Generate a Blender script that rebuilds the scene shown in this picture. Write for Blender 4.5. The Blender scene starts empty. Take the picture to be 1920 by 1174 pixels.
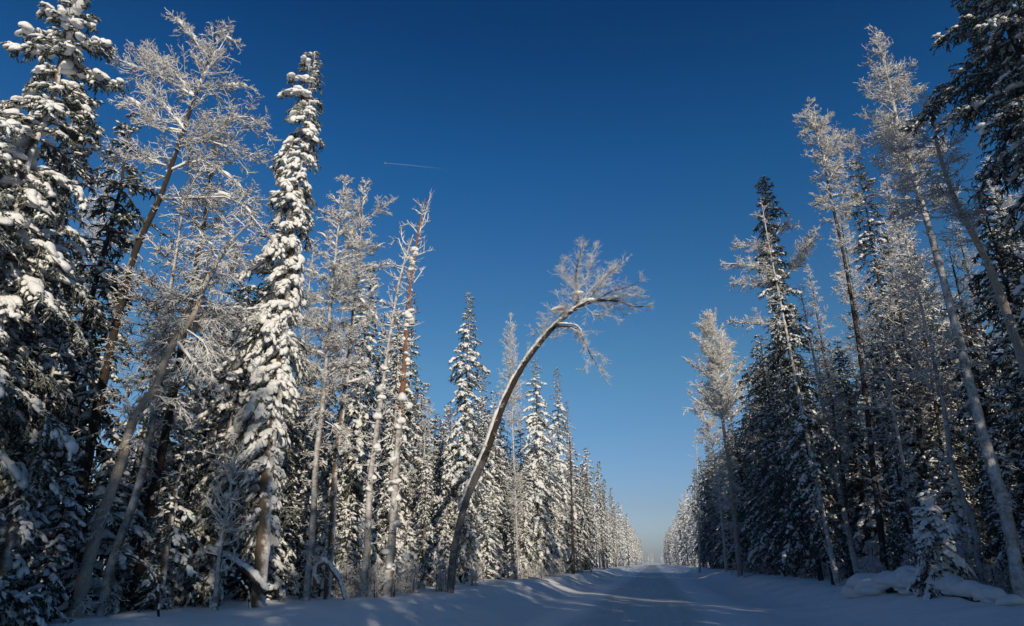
import bpy, math
import numpy as np
from math import radians as rad

# ------------------------------------------------------------------ camera, sky, sun, exposure
SC = bpy.context.scene
HAZE = 0.0003
PITCH, YAW, F, HC = rad(20.08), rad(11.0), 1280.0, 1.9
cam_d = bpy.data.cameras.new('camera'); cam_d.lens = 24.0; cam_d.sensor_width = 36.0
cam_d.clip_start = 0.1; cam_d.clip_end = 30000
cam = bpy.data.objects.new('camera', cam_d); SC.collection.objects.link(cam)
cam.location = (0, 0, HC); cam.rotation_euler = (rad(90) + PITCH, 0, YAW)
SC.camera = cam

SUN_EL, SUN_AZ = rad(18.0), rad(151.0)          # azimuth clockwise from +Y (down the road)
world = bpy.data.worlds.new('World'); SC.world = world; world.use_nodes = True
nt = world.node_tree; bg = nt.nodes['Background']
sky = nt.nodes.new('ShaderNodeTexSky'); sky.sky_type = 'NISHITA'; sky.sun_disc = False
sky.sun_elevation = SUN_EL; sky.sun_rotation = SUN_AZ
sky.altitude = 0; sky.air_density = 1.0; sky.dust_density = 1.0; sky.ozone_density = 4.5
hs = nt.nodes.new('ShaderNodeHueSaturation'); hs.inputs['Saturation'].default_value = 1.10; hs.inputs['Hue'].default_value = .502
gm = nt.nodes.new('ShaderNodeMix'); gm.data_type = 'RGBA'; gm.blend_type = 'MULTIPLY'; gm.inputs[0].default_value = 1.0
gm.inputs[7].default_value = (.95, .98, 1.04, 1)
nt.links.new(sky.outputs[0], hs.inputs['Color']); nt.links.new(hs.outputs[0], gm.inputs[6])
# the air's own tint by height above the horizon (clear arctic sky: deeper overhead, paler and bluer low down)
tcw = nt.nodes.new('ShaderNodeTexCoord'); sxw = nt.nodes.new('ShaderNodeSeparateXYZ'); rmp = nt.nodes.new('ShaderNodeValToRGB')
nt.links.new(tcw.outputs['Generated'], sxw.inputs[0]); nt.links.new(sxw.outputs[2], rmp.inputs[0]); el = rmp.color_ramp.elements
for i, (p_, c_) in enumerate(((0.0, (.88, .86, 1.0)), (.03, (.84, .80, .92)), (.074, (.735, .665, .72)), (.26, (.61, .73, .65)), (.53, (.165, .55, .66)), (.68, (.045, .345, .505)), (1., (.045, .32, .48)))):
    e_ = el[i] if i < 1 else (el.new(p_) if i < 6 else el[len(el) - 1]); e_.position = p_; e_.color = (*c_, 1)
gm2 = nt.nodes.new('ShaderNodeMix'); gm2.data_type = 'RGBA'; gm2.blend_type = 'MULTIPLY'; gm2.inputs[0].default_value = 1.0
nt.links.new(gm.outputs[2], gm2.inputs[6]); nt.links.new(rmp.outputs[0], gm2.inputs[7])
nt.links.new(gm2.outputs[2], bg.inputs['Color']); bg.inputs['Strength'].default_value = 0.132
sun_d = bpy.data.lights.new('sun', 'SUN'); sun_d.energy = 3.9; sun_d.angle = rad(0.5)
sun_d.color = (1.0, 0.87, 0.69)
sun = bpy.data.objects.new('sun', sun_d); SC.collection.objects.link(sun)
sun.rotation_euler = (rad(90) - SUN_EL, 0, -SUN_AZ + math.pi)
SC.view_settings.view_transform = 'Standard'; SC.view_settings.look = 'None'
SC.view_settings.exposure = 0.0; SC.view_settings.gamma = 1.0
SC.cycles.max_bounces = 4; SC.cycles.diffuse_bounces = 3; SC.cycles.glossy_bounces = 1
SC.cycles.transmission_bounces = 2; SC.cycles.transparent_max_bounces = 4

# ------------------------------------------------------------------ geometry of the view -> world
cp, sp, cy, sy = math.cos(PITCH), math.sin(PITCH), math.cos(YAW), math.sin(YAW)
RIGHT = np.array([cy, sy, 0.]); FWD = np.array([-sy, cy, 0.]); UP = np.array([0, 0, 1.])
def W(px, py, D):
    """world point seen at (px, py) of the 1920 px photograph at horizontal depth D"""
    a, b = px - 960.0, 587.0 - py
    fh = F * cp - b * sp; z = F * sp + b * cp
    return RIGHT * (a / fh * D) + FWD * D + UP * (HC + z / fh * D)
def ground(x, y):
    x = np.asarray(x, float); y = np.asarray(y, float); a = np.abs(x + 0.2)
    t = np.clip((a - 4.6) / 4.2, 0, 1); z = 0.72 * t * t * (3 - 2 * t)
    m = np.clip((a - 4.4) / 2.0, 0, 1)
    n = .6 * (0.07 * np.sin(x * 1.3 + 2.1 * np.sin(y * .31)) * np.sin(y * .83 + x * .4) + 0.05 * np.sin(y * 2.1 + x * 1.7)
         * np.sin(x * 2.3 - y * .6) + 0.13 * np.sin(y * .23 + 1.3 + np.sign(x)) * np.sin(x * .21 + .5)
         + 0.03 * np.sin(y * 4.3 + 1.1 * x) * np.sin(3.9 * x - y))
    r = 0.10 * np.exp(-((a - 7.6) / .9) ** 2) * (0.6 + .6 * np.sin(y * .9 + np.sin(y * 2.3)))
    rgt = 0.28 * np.clip((x - 6.0) / 3.0, 0, 1)
    lane = -0.05 * np.exp(-((x + .8) / 1.6) ** 4)
    return z + rgt + m * (n + r) + lane
def base(px, D):
    z = .7
    for _ in range(6):
        r = (px - 960) / F * (D * cp + (z - HC) * sp)
        p = RIGHT * r + FWD * D; z = float(ground(p[0], p[1]))
    return np.array([p[0], p[1], z])
def Dof(px, X):
    return X / ((px - 960) / F * cp * cy - sy)

# ------------------------------------------------------------------ materials
def mat(name, rough=.85):
    m = bpy.data.materials.new(name); m.use_nodes = True
    b = m.node_tree.nodes['Principled BSDF']; b.inputs['Roughness'].default_value = rough
    b.inputs['Specular IOR Level'].default_value = .2
    return m, m.node_tree, b
def N(t, kind, **kw):
    n = t.nodes.new(kind)
    for k, v in kw.items(): setattr(n, k, v)
    return n
def noise(t, scale, detail=3, rough=.6, space='Object', stretch=None):
    tc = N(t, 'ShaderNodeTexCoord'); n = N(t, 'ShaderNodeTexNoise')
    n.inputs['Scale'].default_value = scale; n.inputs['Detail'].default_value = detail
    n.inputs['Roughness'].default_value = rough
    if stretch:
        mp = N(t, 'ShaderNodeMapping'); mp.inputs['Scale'].default_value = stretch
        t.links.new(tc.outputs[space], mp.inputs[0]); t.links.new(mp.outputs[0], n.inputs['Vector'])
    else: t.links.new(tc.outputs[space], n.inputs['Vector'])
    return n.outputs[0]
def maprange(t, src, a, b, c=0., d=1.):
    m = N(t, 'ShaderNodeMapRange'); m.interpolation_type = 'SMOOTHSTEP'
    for i, v in zip((1, 2, 3, 4), (a, b, c, d)): m.inputs[i].default_value = v
    t.links.new(src, m.inputs[0]); return m.outputs[0]
def math2(t, op, a, b):
    m = N(t, 'ShaderNodeMath', operation=op)
    for i, v in enumerate((a, b)):
        if isinstance(v, (int, float)): m.inputs[i].default_value = v
        else: t.links.new(v, m.inputs[i])
    return m.outputs[0]
def mixc(t, fac, c0, c1):
    m = N(t, 'ShaderNodeMix', data_type='RGBA')
    for s, v in ((m.inputs[0], fac), (m.inputs[6], c0), (m.inputs[7], c1)):
        if isinstance(v, (int, float)): s.default_value = v
        elif isinstance(v, tuple): s.default_value = (*v, 1)
        else: t.links.new(v, s)
    return m.outputs[2]
def bump(t, b, h, strength, dist):
    n = N(t, 'ShaderNodeBump'); n.inputs['Strength'].default_value = strength; n.inputs['Distance'].default_value = dist
    t.links.new(h, n.inputs['Height']); t.links.new(n.outputs[0], b.inputs['Normal'])
def frosty(name, dark, dark2, white, lo, hi, dirv=(0, 0, 1), scale=3., amp=1.0, rough=.9, bmp=0., rime=0.):
    """snow or hoar frost held on the faces turned to dirv, bare needles or bark elsewhere"""
    m, t, b = mat(name, rough)
    g = N(t, 'ShaderNodeNewGeometry'); d = N(t, 'ShaderNodeVectorMath', operation='DOT_PRODUCT')
    t.links.new(g.outputs['Normal'], d.inputs[0]); d.inputs[1].default_value = dirv
    n1 = noise(t, scale, 4, .65); n2 = noise(t, scale * 7, 2)
    s = math2(t, 'ADD', d.outputs['Value'], math2(t, 'MULTIPLY', math2(t, 'SUBTRACT', n1, .5), 2.4 * amp))
    f = maprange(t, s, lo, hi)
    if rime: f = math2(t, 'MAXIMUM', f, math2(t, 'MULTIPLY', maprange(t, noise(t, 26., 3, .7), .42, .72), rime))
    c = mixc(t, f, mixc(t, n2, dark, dark2), white)
    t.links.new(c, b.inputs['Base Color'])
    if bmp: bump(t, b, math2(t, 'ADD', noise(t, 9., 4, .7, stretch=(1, 1, .45)), math2(t, 'MULTIPLY', f, .25)), .9, bmp)
    return m
SNOWC = (.84, .86, .88)
def snow_mat(name, sc, st, c=SNOWC):
    m, t, b = mat(name, .7)
    h = math2(t, 'ADD', noise(t, sc, 4, .6), math2(t, 'MULTIPLY', noise(t, sc * 6, 3), .35))
    bump(t, b, h, st, .05)
    t.links.new(mixc(t, noise(t, sc * .4, 3), tuple(v * .93 for v in c), c), b.inputs['Base Color'])
    return m
M = {}
M['snow'] = snow_mat('tree_snow', 6., .5, (.80, .80, .79))
M['needle'] = frosty('frosted_needles', (.020, .030, .018), (.045, .055, .030), (.74, .75, .74), .15, 1.15, scale=2.2, amp=.9, rime=.55)
M['needle_dark'] = frosty('bare_needles', (.016, .026, .016), (.035, .048, .024), (.70, .72, .73), .42, 1.35, scale=1.6, amp=.9, rime=.34)
M['frost'] = frosty('hoar_frost_twig', (.20, .18, .16), (.34, .31, .28), (.80, .80, .79), -1.1, .1, scale=2.2, amp=.8)
M['frost_thin'] = frosty('thin_frost_twig', (.05, .04, .035), (.12, .10, .08), (.78, .78, .78), -.4, .5, scale=1.8, amp=1.1)
M['bark'] = frosty('spruce_bark', (.080, .062, .048), (.18, .135, .10), (.72, .72, .73), -.15, .70, (.55, .35, .25), 4., .9, bmp=.05)
M['bark_dark'] = frosty('dark_bark', (.022, .018, .016), (.06, .048, .04), (.66, .69, .73), .55, 1.2, (-.2, -.5, .5), 3., .9, bmp=.05)
M['bark_white'] = frosty('frosted_bark', (.11, .09, .075), (.25, .20, .155), (.62, .63, .64), -.25, .75, (-.1, -.4, .4), 5., .9, bmp=.05)
M['bark_orange'] = frosty('peeled_orange_trunk', (.13, .065, .042), (.30, .15, .10), (.70, .70, .70), .25, .85, (.3, .2, .6), 3.5, .9, bmp=.05)
M['birch'] = frosty('birch_bark', (.035, .034, .033), (.24, .235, .23), (.72, .72, .73), .10, .75, (0, -.1, 1.0), 3.2, .8, bmp=.05)

M['birch_lit'] = frosty('sunlit_birch_bark', (.16, .13, .11), (.55, .50, .43), (.76, .76, .76), .2, .9, (0, -.1, 1.0), 3.2, .8, bmp=.05)  # lighter, warmer copy of the birch bark, sunlight put into its colour

# ------------------------------------------------------------------ mesh writing
def mk_mesh(name, chunks, mats):
    """chunks: list of (V, F(quads or tris), material index)"""
    chunks = [c for c in chunks if len(c[0])]
    V = np.concatenate([c[0] for c in chunks]); nv = 0; L = []; tot = []; mi = []
    for v, f, k in chunks:
        L.append((f + nv).ravel()); tot.append(np.full(len(f), f.shape[1])); mi.append(np.full(len(f), k)); nv += len(v)
    L = np.concatenate(L); tot = np.concatenate(tot); mi = np.concatenate(mi)
    me = bpy.data.meshes.new(name)
    me.vertices.add(len(V)); me.vertices.foreach_set('co', V.astype(np.float32).ravel())
    me.loops.add(len(L)); me.loops.foreach_set('vertex_index', L.astype(np.int32))
    me.polygons.add(len(tot)); st = np.concatenate([[0], np.cumsum(tot)[:-1]])
    me.polygons.foreach_set('loop_start', st.astype(np.int32)); me.polygons.foreach_set('loop_total', tot.astype(np.int32))
    me.polygons.foreach_set('material_index', mi.astype(np.int32)); me.polygons.foreach_set('use_smooth', np.ones(len(tot), bool))
    for m in mats: me.materials.append(m)
    me.update(calc_edges=True); return me
def nrm(v): return v / (np.linalg.norm(v, axis=-1, keepdims=True) + 1e-9)
def tubes(P, R, S, mi=0, rng=None):
    n, K, _ = P.shape
    if n == 0: return (np.zeros((0, 3)), np.zeros((0, 4), int), mi)
    T = nrm(np.gradient(P, axis=1))
    ref = (rng or np.random.default_rng(0)).normal(size=(n, 1, 3)); main = nrm((P[:, -1:] - P[:, :1]))
    ref = nrm(ref - (ref * main).sum(-1, keepdims=True) * main) + 0 * P
    A = nrm(np.cross(T, ref)); B = np.cross(T, A)
    th = np.arange(S) / S * 2 * np.pi
    V = P[:, :, None] + R[:, :, None, None] * (A[:, :, None] * np.cos(th)[:, None] + B[:, :, None] * np.sin(th)[:, None])
    i = np.arange(n)[:, None, None] * K * S; k = np.arange(K - 1)[:, None] * S; s = np.arange(S); s2 = (s + 1) % S
    a = i + k + s; b = i + k + s2
    Fq = np.stack([a, b, b + S, a + S], -1).reshape(-1, 4)
    return (V.reshape(-1, 3), Fq, mi)
def ico(sub):
    t = (1 + 5 ** .5) / 2
    v = [(-1, t, 0), (1, t, 0), (-1, -t, 0), (1, -t, 0), (0, -1, t), (0, 1, t), (0, -1, -t), (0, 1, -t), (t, 0, -1), (t, 0, 1), (-t, 0, -1), (-t, 0, 1)]
    f = [(0, 11, 5), (0, 5, 1), (0, 1, 7), (0, 7, 10), (0, 10, 11), (1, 5, 9), (5, 11, 4), (11, 10, 2), (10, 7, 6), (7, 1, 8),
         (3, 9, 4), (3, 4, 2), (3, 2, 6), (3, 6, 8), (3, 8, 9), (4, 9, 5), (2, 4, 11), (6, 2, 10), (8, 6, 7), (9, 8, 1)]
    v = [np.array(x) / np.linalg.norm(x) for x in v]
    for _ in range(sub):
        c = {}; g = []
        def mid(a, b):
            k = (min(a, b), max(a, b))
            if k not in c: m = v[a] + v[b]; v.append(m / np.linalg.norm(m)); c[k] = len(v) - 1
            return c[k]
        for a, b, d in f:
            x, y, z = mid(a, b), mid(b, d), mid(d, a); g += [(a, x, z), (b, y, x), (d, z, y), (x, y, z)]
        f = g
    return np.array(v), np.array(f)
ICO = [ico(0), ico(1), ico(2)]
WK = np.random.default_rng(5).normal(size=(7, 3)); WP = np.random.default_rng(6).uniform(0, 6.28, 7)
def wob(p, k): return np.sin(p @ (WK * k).T + WP).sum(-1) / 3.
def blobs(C, T, S3, sub, mi=0, lump=.22):
    """snow pads at C, long axis T, half sizes S3 (along, across, up)"""
    n = len(C)
    if n == 0: return (np.zeros((0, 3)), np.zeros((0, 3), int), mi)
    v, f = ICO[sub]; T = nrm(T); A = nrm(np.cross(UP, T) + 1e-4); B = np.cross(T, A)
    q = v[None] * np.where(v[:, 2:3] < 0, np.array([1, 1, .45]), 1.)[None] * S3[:, None]
    V = C[:, None] + q[..., :1] * T[:, None] + q[..., 1:2] * A[:, None] + q[..., 2:] * B[:, None]
    s = S3.mean(1)[:, None, None]
    V = V + (V - C[:, None]) * lump * (wob(V / s, 1.3) + .35 * wob(V / s, 3.1))[..., None]
    Fq = (f[None] + np.arange(n)[:, None, None] * len(v)).reshape(-1, 3)
    return (V.reshape(-1, 3), Fq, mi)
def grow(p, d, L, K, g, jit, rng):
    n = len(p); P = np.zeros((n, K + 1, 3)); P[:, 0] = p; d = nrm(d)
    g = np.broadcast_to(np.asarray(g, float), (n,))
    for k in range(K):
        P[:, k + 1] = P[:, k] + d * (L / K)[:, None]
        d = nrm(d + UP * g[:, None] / K + rng.normal(size=(n, 3)) * jit)
    return P
def at(P, idx, t):
    K = P.shape[1] - 1; u = np.clip(t, 0, .9999) * K; k = u.astype(int); w = (u - k)[:, None]
    a, b = P[idx, k], P[idx, k + 1]; return a * (1 - w) + b * w, nrm(b - a)
def spawn(P, num, t0, t1, rng, ang, flat=.6, bias=0.):
    """children of the polylines P; num: count per parent; returns idx, t, pos, dir"""
    idx = np.repeat(np.arange(len(P)), num); t = rng.uniform(t0, t1, len(idx)) ** (1 - bias * .3)
    pos, T = at(P, idx, t); side = nrm(np.cross(T, UP) + 1e-4); upv = np.cross(side, T)
    s = np.where(rng.random(len(idx)) < .5, -1., 1.)[:, None]; e = rng.normal(size=(len(idx), 1)) * (1 - flat)
    out = nrm(side * s + upv * e); a = ang * rng.uniform(.75, 1.25, (len(idx), 1))
    return idx, t, pos, T * np.cos(a) + out * np.sin(a)
def plen(P): return np.linalg.norm(np.diff(P, axis=1), axis=-1).sum(1)

def smooth_path(pts, K):
    pts = np.asarray(pts, float); n = len(pts)
    s = np.concatenate([[0], np.cumsum(np.linalg.norm(np.diff(pts, axis=0), axis=1))]); s /= s[-1]
    u = np.linspace(0, 1, K + 1)
    if n < 3: return np.stack([np.interp(u, s, pts[:, i]) for i in range(3)], 1)
    out = np.zeros((K + 1, 3)); m = np.gradient(pts, s, axis=0)
    j = np.clip(np.searchsorted(s, u, 'right') - 1, 0, n - 2); h = (s[j + 1] - s[j])[:, None]; w = ((u - s[j])[:, None] / h)
    return ((2 * w**3 - 3 * w**2 + 1) * pts[j] + (w**3 - 2 * w**2 + w) * h * m[j] + (-2 * w**3 + 3 * w**2) * pts[j + 1] + (w**3 - w**2) * h * m[j + 1])

# ------------------------------------------------------------------ trees: each returns {part: (chunks, mats)}
def trunk_tube(path, r0, r1, rng, S=12, pw=.8, K=None):
    P = smooth_path(np.asarray(path), 60)[None]; f = np.linspace(0, 1, P.shape[1])
    R = (.72 * r0 * (1 - f) ** pw + r1)[None] * (1 + .055 * rng.normal(size=(1, len(f))))
    R[0, 0] *= 1.25
    return tubes(P, R, S, 0, rng), R[0]
def profile_dirs(path, f, az, rise):
    pos, T = at(path[None], np.zeros(len(f), int), f)
    d = np.stack([np.cos(az), np.sin(az), np.zeros_like(az)], 1) + UP * rise[:, None]
    return pos, nrm(d)

def spruce(path, R=1.4, cb=.12, seed=0, dens=7., snow=1., det=1., droop=1.2, r0=.2, bark='bark', needle='needle',
           gap=.15, extras=(), side=None, shape=.75, blob=1, tuft=1., sidek=.55):
    rng = np.random.default_rng(seed); path = np.asarray(path, float); H = plen(path[None])[0]
    tr, _ = trunk_tube(path, r0, .012, rng)
    nb = int(H * (1 - cb) * dens); f = cb + (1 - cb) * (np.arange(nb) + rng.random(nb)) / nb; f = np.minimum(f, .992)
    az = np.arange(nb) * 2.4 + rng.normal(size=nb) * .5
    q = (f - cb) / (1 - cb); low = np.clip(q / .12, .45, 1)
    # clumps and gaps along the stem
    cl = .72 + .30 * np.sin(q * H * 1.7 + seed + 1.3 * np.sin(az)) * np.cos(q * H * .77 + seed * 2.)
    L = (R * (1 - q) ** shape * low * cl + .10) * rng.uniform(.6, 1.15, nb)
    if side is not None: L *= np.clip(1 + (.35 + sidek * (1 - q) ** 2) * np.cos(az - side), .04, 3)
    keep = rng.random(nb) > gap * (1 - q * .7); f, az, L, q = f[keep], az[keep], L[keep], q[keep]
    rise = np.interp(q, [0, .5, .85, 1], [-.35, -.15, .15, .9])
    pos, d = profile_dirs(path, f, az, rise)
    B = grow(pos, d, L, 5, np.interp(q, [0, .8, 1], [-droop, -droop * .8, -.1]), .06, rng)
    if len(extras): B = np.concatenate([B] + [smooth_path(e, 5)[None] for e in extras]); L = plen(B)
    ch = [tubes(B, np.linspace(.030, .008, 6)[None] * (.5 + .5 * L[:, None]), 4, 0, rng)]
    n1 = np.maximum(2, (L * 11 * det)).astype(int)
    i1, t1, p1, d1 = spawn(B, n1, .12, 1., rng, .95, .55)
    L1 = (.16 + .34 * np.minimum(L[i1], 2.2) * (1 - .75 * t1)) * rng.uniform(.6, 1.2, len(i1))
    C1 = grow(p1, d1, L1, 3, -droop * .8, .10, rng)
    ch.append(tubes(C1, np.array([.018, .022, .018, .005])[None] * tuft + 0 * L1[:, None], 3, 0, rng))
    n2 = np.maximum(2, (L1 * 15 * det)).astype(int)
    i2, t2, p2, d2 = spawn(C1, n2, .05, 1., rng, .8, .3)
    L2 = rng.uniform(.07, .2, len(i2)) / det ** .5
    C2 = grow(p2, d2 - UP * .25, L2, 2, -.5, .08, rng)
    ch.append(tubes(C2, np.array([.012, .021, .004])[None] * tuft / det ** .5 + 0 * L2[:, None], 3, 0, rng))
    sn = []
    if snow > 0:
        ns = np.maximum(1, (L * 13 + .6)).astype(int)
        i, t, p, T = spawn(B, ns, .12, 1.03, rng, .0); _, T = at(B, i, t)
        cl2 = np.clip(.80 + .75 * wob(p, .9), .3, 1.8)
        s = snow * (.030 + .034 * np.minimum(L[i], 2.)) * rng.uniform(.5, 1.5, len(i)) * cl2; sc_ = .058 * max(snow, .9); s = np.where(s > sc_, sc_ + (s - sc_) * .35, s)
        S3 = np.stack([s * rng.uniform(1.0, 1.7, len(i)), s * rng.uniform(.8, 1.25, len(i)), s * rng.uniform(.65, 1., len(i))], 1)
        lat = np.cross(T, UP) * (rng.normal(size=(len(i), 1)) * .07 * np.minimum(L[i], 2.)[:, None])
        p = p + lat + UP * (s * .2)[:, None] + rng.normal(size=p.shape) * (s * .3)[:, None]
        big = s > .06
        sn.append(blobs(p[big], T[big], S3[big], blob, lump=.42)); sn.append(blobs(p[~big], T[~big], S3[~big], max(0, blob - 1), lump=.3))
        i = np.nonzero(rng.random(len(C1)) < min(.75 * det, 1.) * min(1., snow + .1))[0]; i = np.concatenate([i, i[::2]])
        p, T = at(C1, i, rng.uniform(.05, .9, len(i))); cl3 = np.clip(.85 + .6 * wob(p, 1.1), .35, 1.6)
        s = snow ** .7 * rng.uniform(.022, .060, len(i)) * cl3 / det ** .5
        sn.append(blobs(p + UP * (s * .3)[:, None], T, np.stack([s * 2.0, s, s * .8], 1), max(0, blob - 1), lump=.3))
    return {'trunk': ([tr], [M[bark]]), 'crown': (ch, [M[needle]]), 'snow_load': (sn, [M['snow']])}

def larch(path, R=1.8, cb=.3, seed=0, dens=5., det=1., r0=.14, bark='bark_dark', twig='frost', rise=.25, curl=.3, extras=(),
          gap=.15, shape=.6, thick=1., snow=.0, side=None, low=.6, hang=0., forks=5., pw=.8):
    rng = np.random.default_rng(seed); path = np.asarray(path, float); H = plen(path[None])[0]
    tr, _ = trunk_tube(path, r0, .015, rng, pw=pw)
    nb = int(H * (1 - cb) * dens * 1.35); f = np.minimum(cb + (1 - cb) * (np.arange(nb) + rng.random(nb)) / max(nb, 1), .995)
    az = np.arange(nb) * 2.4 + rng.normal(size=nb) * .6; q = (f - cb) / (1 - cb)
    L = (R * (1 - q) ** shape * np.interp(q, [0, .25, 1], [low, 1, 1]) + .18) * rng.uniform(.45, 1.2, nb)
    if side is not None: L *= 1 + .5 * np.cos(az - side)
    keep = rng.random(nb) > gap; f, az, L, q = f[keep], az[keep], L[keep], q[keep]
    pos, d = profile_dirs(path, f, az, rise + 1.1 * q ** 3)
    B = grow(pos, d, L, 6, curl, .10, rng)
    if len(extras): B = np.concatenate([B] + [smooth_path(e, 6)[None] for e in extras]); L = plen(B)
    bw = np.clip(L / 2.2, .35, 1.6)[:, None]
    ch = [tubes(B, np.linspace(.030, .009, 7)[None] * bw * thick, 5, 0, rng)]
    nd = int(H * cb * 5); fd = rng.uniform(.06, max(cb, .1), nd); pd, dd = profile_dirs(path, fd, rng.uniform(0, 6.28, nd), rng.uniform(-.6, .2, nd))
    Bd = grow(pd, dd, rng.uniform(.1, .75, nd) ** 1.5 * R * .55, 6, -.3, .16, rng); ch.append(tubes(Bd, np.linspace(.012, .005, 7)[None] * thick + 0 * fd[:, None], 3, 0, rng)); nB = len(B)
    B = np.concatenate([B, Bd]) if nd else B; L = plen(B)
    i1, t1, p1, d1 = spawn(B, np.maximum(3, (L * 11 * det)).astype(int), .08, 1., rng, .85, .35)
    L1 = (.14 + .38 * np.minimum(L[i1], 2.5) * (1 - .8 * t1)) * rng.uniform(.5, 1.3, len(i1))
    C1 = grow(p1, d1 - UP * hang * .5, L1, 4, curl * .5 - hang, .13, rng)
    ch.append(tubes(C1, np.array([.012, .011, .010, .009, .005])[None] * thick + 0 * L1[:, None], 3, 1, rng))
    i2, t2, p2, d2 = spawn(C1, np.maximum(2, (L1 * 14 * det)).astype(int), .08, 1., rng, .8, .2)
    L2 = rng.uniform(.07, .26, len(i2)) * np.clip(L1[i2] * 2.2, .6, 1.3)
    C2 = grow(p2, d2 - UP * hang * .3, L2, 2, -hang, .15, rng)
    ch.append(tubes(C2, np.array([.009, .009, .004])[None] * thick + 0 * L2[:, None], 3, 1, rng))
    if det > .6:
        i3, t3, p3, d3 = spawn(C2, np.full(len(C2), int(forks * .6)), .1, 1., rng, .8, .1)
        L3 = rng.uniform(.03, .09, len(i3)); C3 = grow(p3, d3, L3, 1, 0, 0, rng)
        ch.append(tubes(C3, np.array([.008, .003])[None] * thick + 0 * L3[:, None], 3, 1, rng))
    parts = {'trunk': ([tr], [M[bark]]), 'crown': (ch, [M[bark if 'birch' not in bark else 'bark_dark'] if twig != 'frost' else M['frost'], M[twig]])}
    if snow > 0:
        k = (rng.random(len(B)) < .8) & (np.arange(len(B)) < nB); i = np.repeat(np.nonzero(k)[0], 4); p, T = at(B, i, rng.uniform(.05, .9, len(i)))
        s = snow * rng.uniform(.03, .08, len(i)) * np.clip(L[i], .5, 1.6)
        sn = [blobs(p + UP * (s * .5)[:, None], T, np.stack([s * 2.6, s, s * .8], 1), 1)]
        parts['snow_load'] = (sn, [M['snow']])
    return parts

def snag(path, seed=0, r0=.16, bark='bark_orange', stubs=14, clumps=10, extras=(), f0=.3, L0=.55, snow=1.):
    rng = np.random.default_rng(seed); path = np.asarray(path, float)
    tr, R = trunk_tube(path, r0, .03, rng, 10, .9)
    if bark == 'bark_orange': Vt, Ft, _ = tr; nl = int(len(Ft) * .42); tr = (Vt, Ft[nl:], 0); tr2 = (Vt, Ft[:nl], 1)
    else: tr2 = None
    f = rng.uniform(f0, .98, stubs); az = rng.uniform(0, 6.28, stubs)
    pos, d = profile_dirs(path, f, az, rng.uniform(-.1, .9, stubs))
    B = grow(pos, d, rng.uniform(.15, 1, stubs) ** 1.3 * L0, 6, .5, .16, rng)
    if len(extras): B = np.concatenate([B] + [smooth_path(e, 6)[None] for e in extras])
    L = plen(B)
    i1, t1, p1, d1 = spawn(B, np.maximum(3, (L * 9)).astype(int), .15, 1., rng, .8, .2)
    L1 = rng.uniform(.08, .38, len(i1)); C1 = grow(p1, d1 + UP * .3, L1, 3, .3, .15, rng)
    ch = [tubes(B, np.linspace(.028, .012, 7)[None] + 0 * L[:, None], 5, 0, rng), tubes(C1, np.array([.014, .012, .011, .005])[None] + 0 * L1[:, None], 3, 0, rng)]
    i2, t2, p2, d2 = spawn(C1, np.full(len(C1), 3), .1, 1., rng, .8, .2); L2 = rng.uniform(.04, .11, len(i2))
    ch.append(tubes(grow(p2, d2, L2, 1, 0, 0, rng), np.array([.010, .003])[None] + 0 * L2[:, None], 3, 0, rng))
    fc = rng.uniform(.08, .85, clumps); p, T = at(path[None], np.zeros(clumps, int), fc)
    rr = np.interp(fc, np.linspace(0, 1, len(R)), R); a = rng.uniform(0, 6.28, clumps)
    p = p + np.stack([np.cos(a), np.sin(a), 0 * a], 1) * rr[:, None]
    s = snow * rng.uniform(.06, .2, clumps)
    sn = [blobs(p, nrm(rng.normal(size=p.shape) * [1, 1, .2]), np.stack([s * 1.1, s, s * rng.uniform(.7, 1.3, clumps)], 1), 2)]
    return {'trunk': ([tr] + ([tr2] if tr2 else []), [M[bark], M['bark_white']]), 'branches': (ch, [M['frost']]), 'snow_load': (sn, [M['snow']])}

# ------------------------------------------------------------------ objects
COL = SC.collection
def tag(o, label=None, cat=None, group=None, kind=None):
    for k, v in (('label', label), ('category', cat), ('group', group), ('kind', kind)):
        if v: o[k] = v
    return o
def single(name, me, loc=(0, 0, 0)):
    o = bpy.data.objects.new(name, me); COL.objects.link(o); o.location = loc; return o
def make(name, parts, loc, label, cat='tree', group=None):
    e = bpy.data.objects.new(name, None); COL.objects.link(e); e.location = loc; e.empty_display_size = .3
    tag(e, label, cat, group)
    for pn, (ch, ms) in parts.items():
        if sum(len(c[0]) for c in ch) == 0: continue
        o = bpy.data.objects.new(pn, mk_mesh(pn, ch, ms)); COL.objects.link(o); o.parent = e
    return e
def copy(root, loc, rz, sc, lean, label=None, group=None):
    r = root.copy(); COL.objects.link(r); place(r, loc, rz, sc, lean)
    if label: r['label'] = label
    if group: r['group'] = group
    for c in KIDS[root.name]:
        d = c.copy(); COL.objects.link(d); d.parent = r
    return r
KIDS = {}
def place(r, loc, rz, sc, lean):
    r.location = loc; r.rotation_euler = (lean[0], lean[1], rz); r.scale = sc

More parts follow.
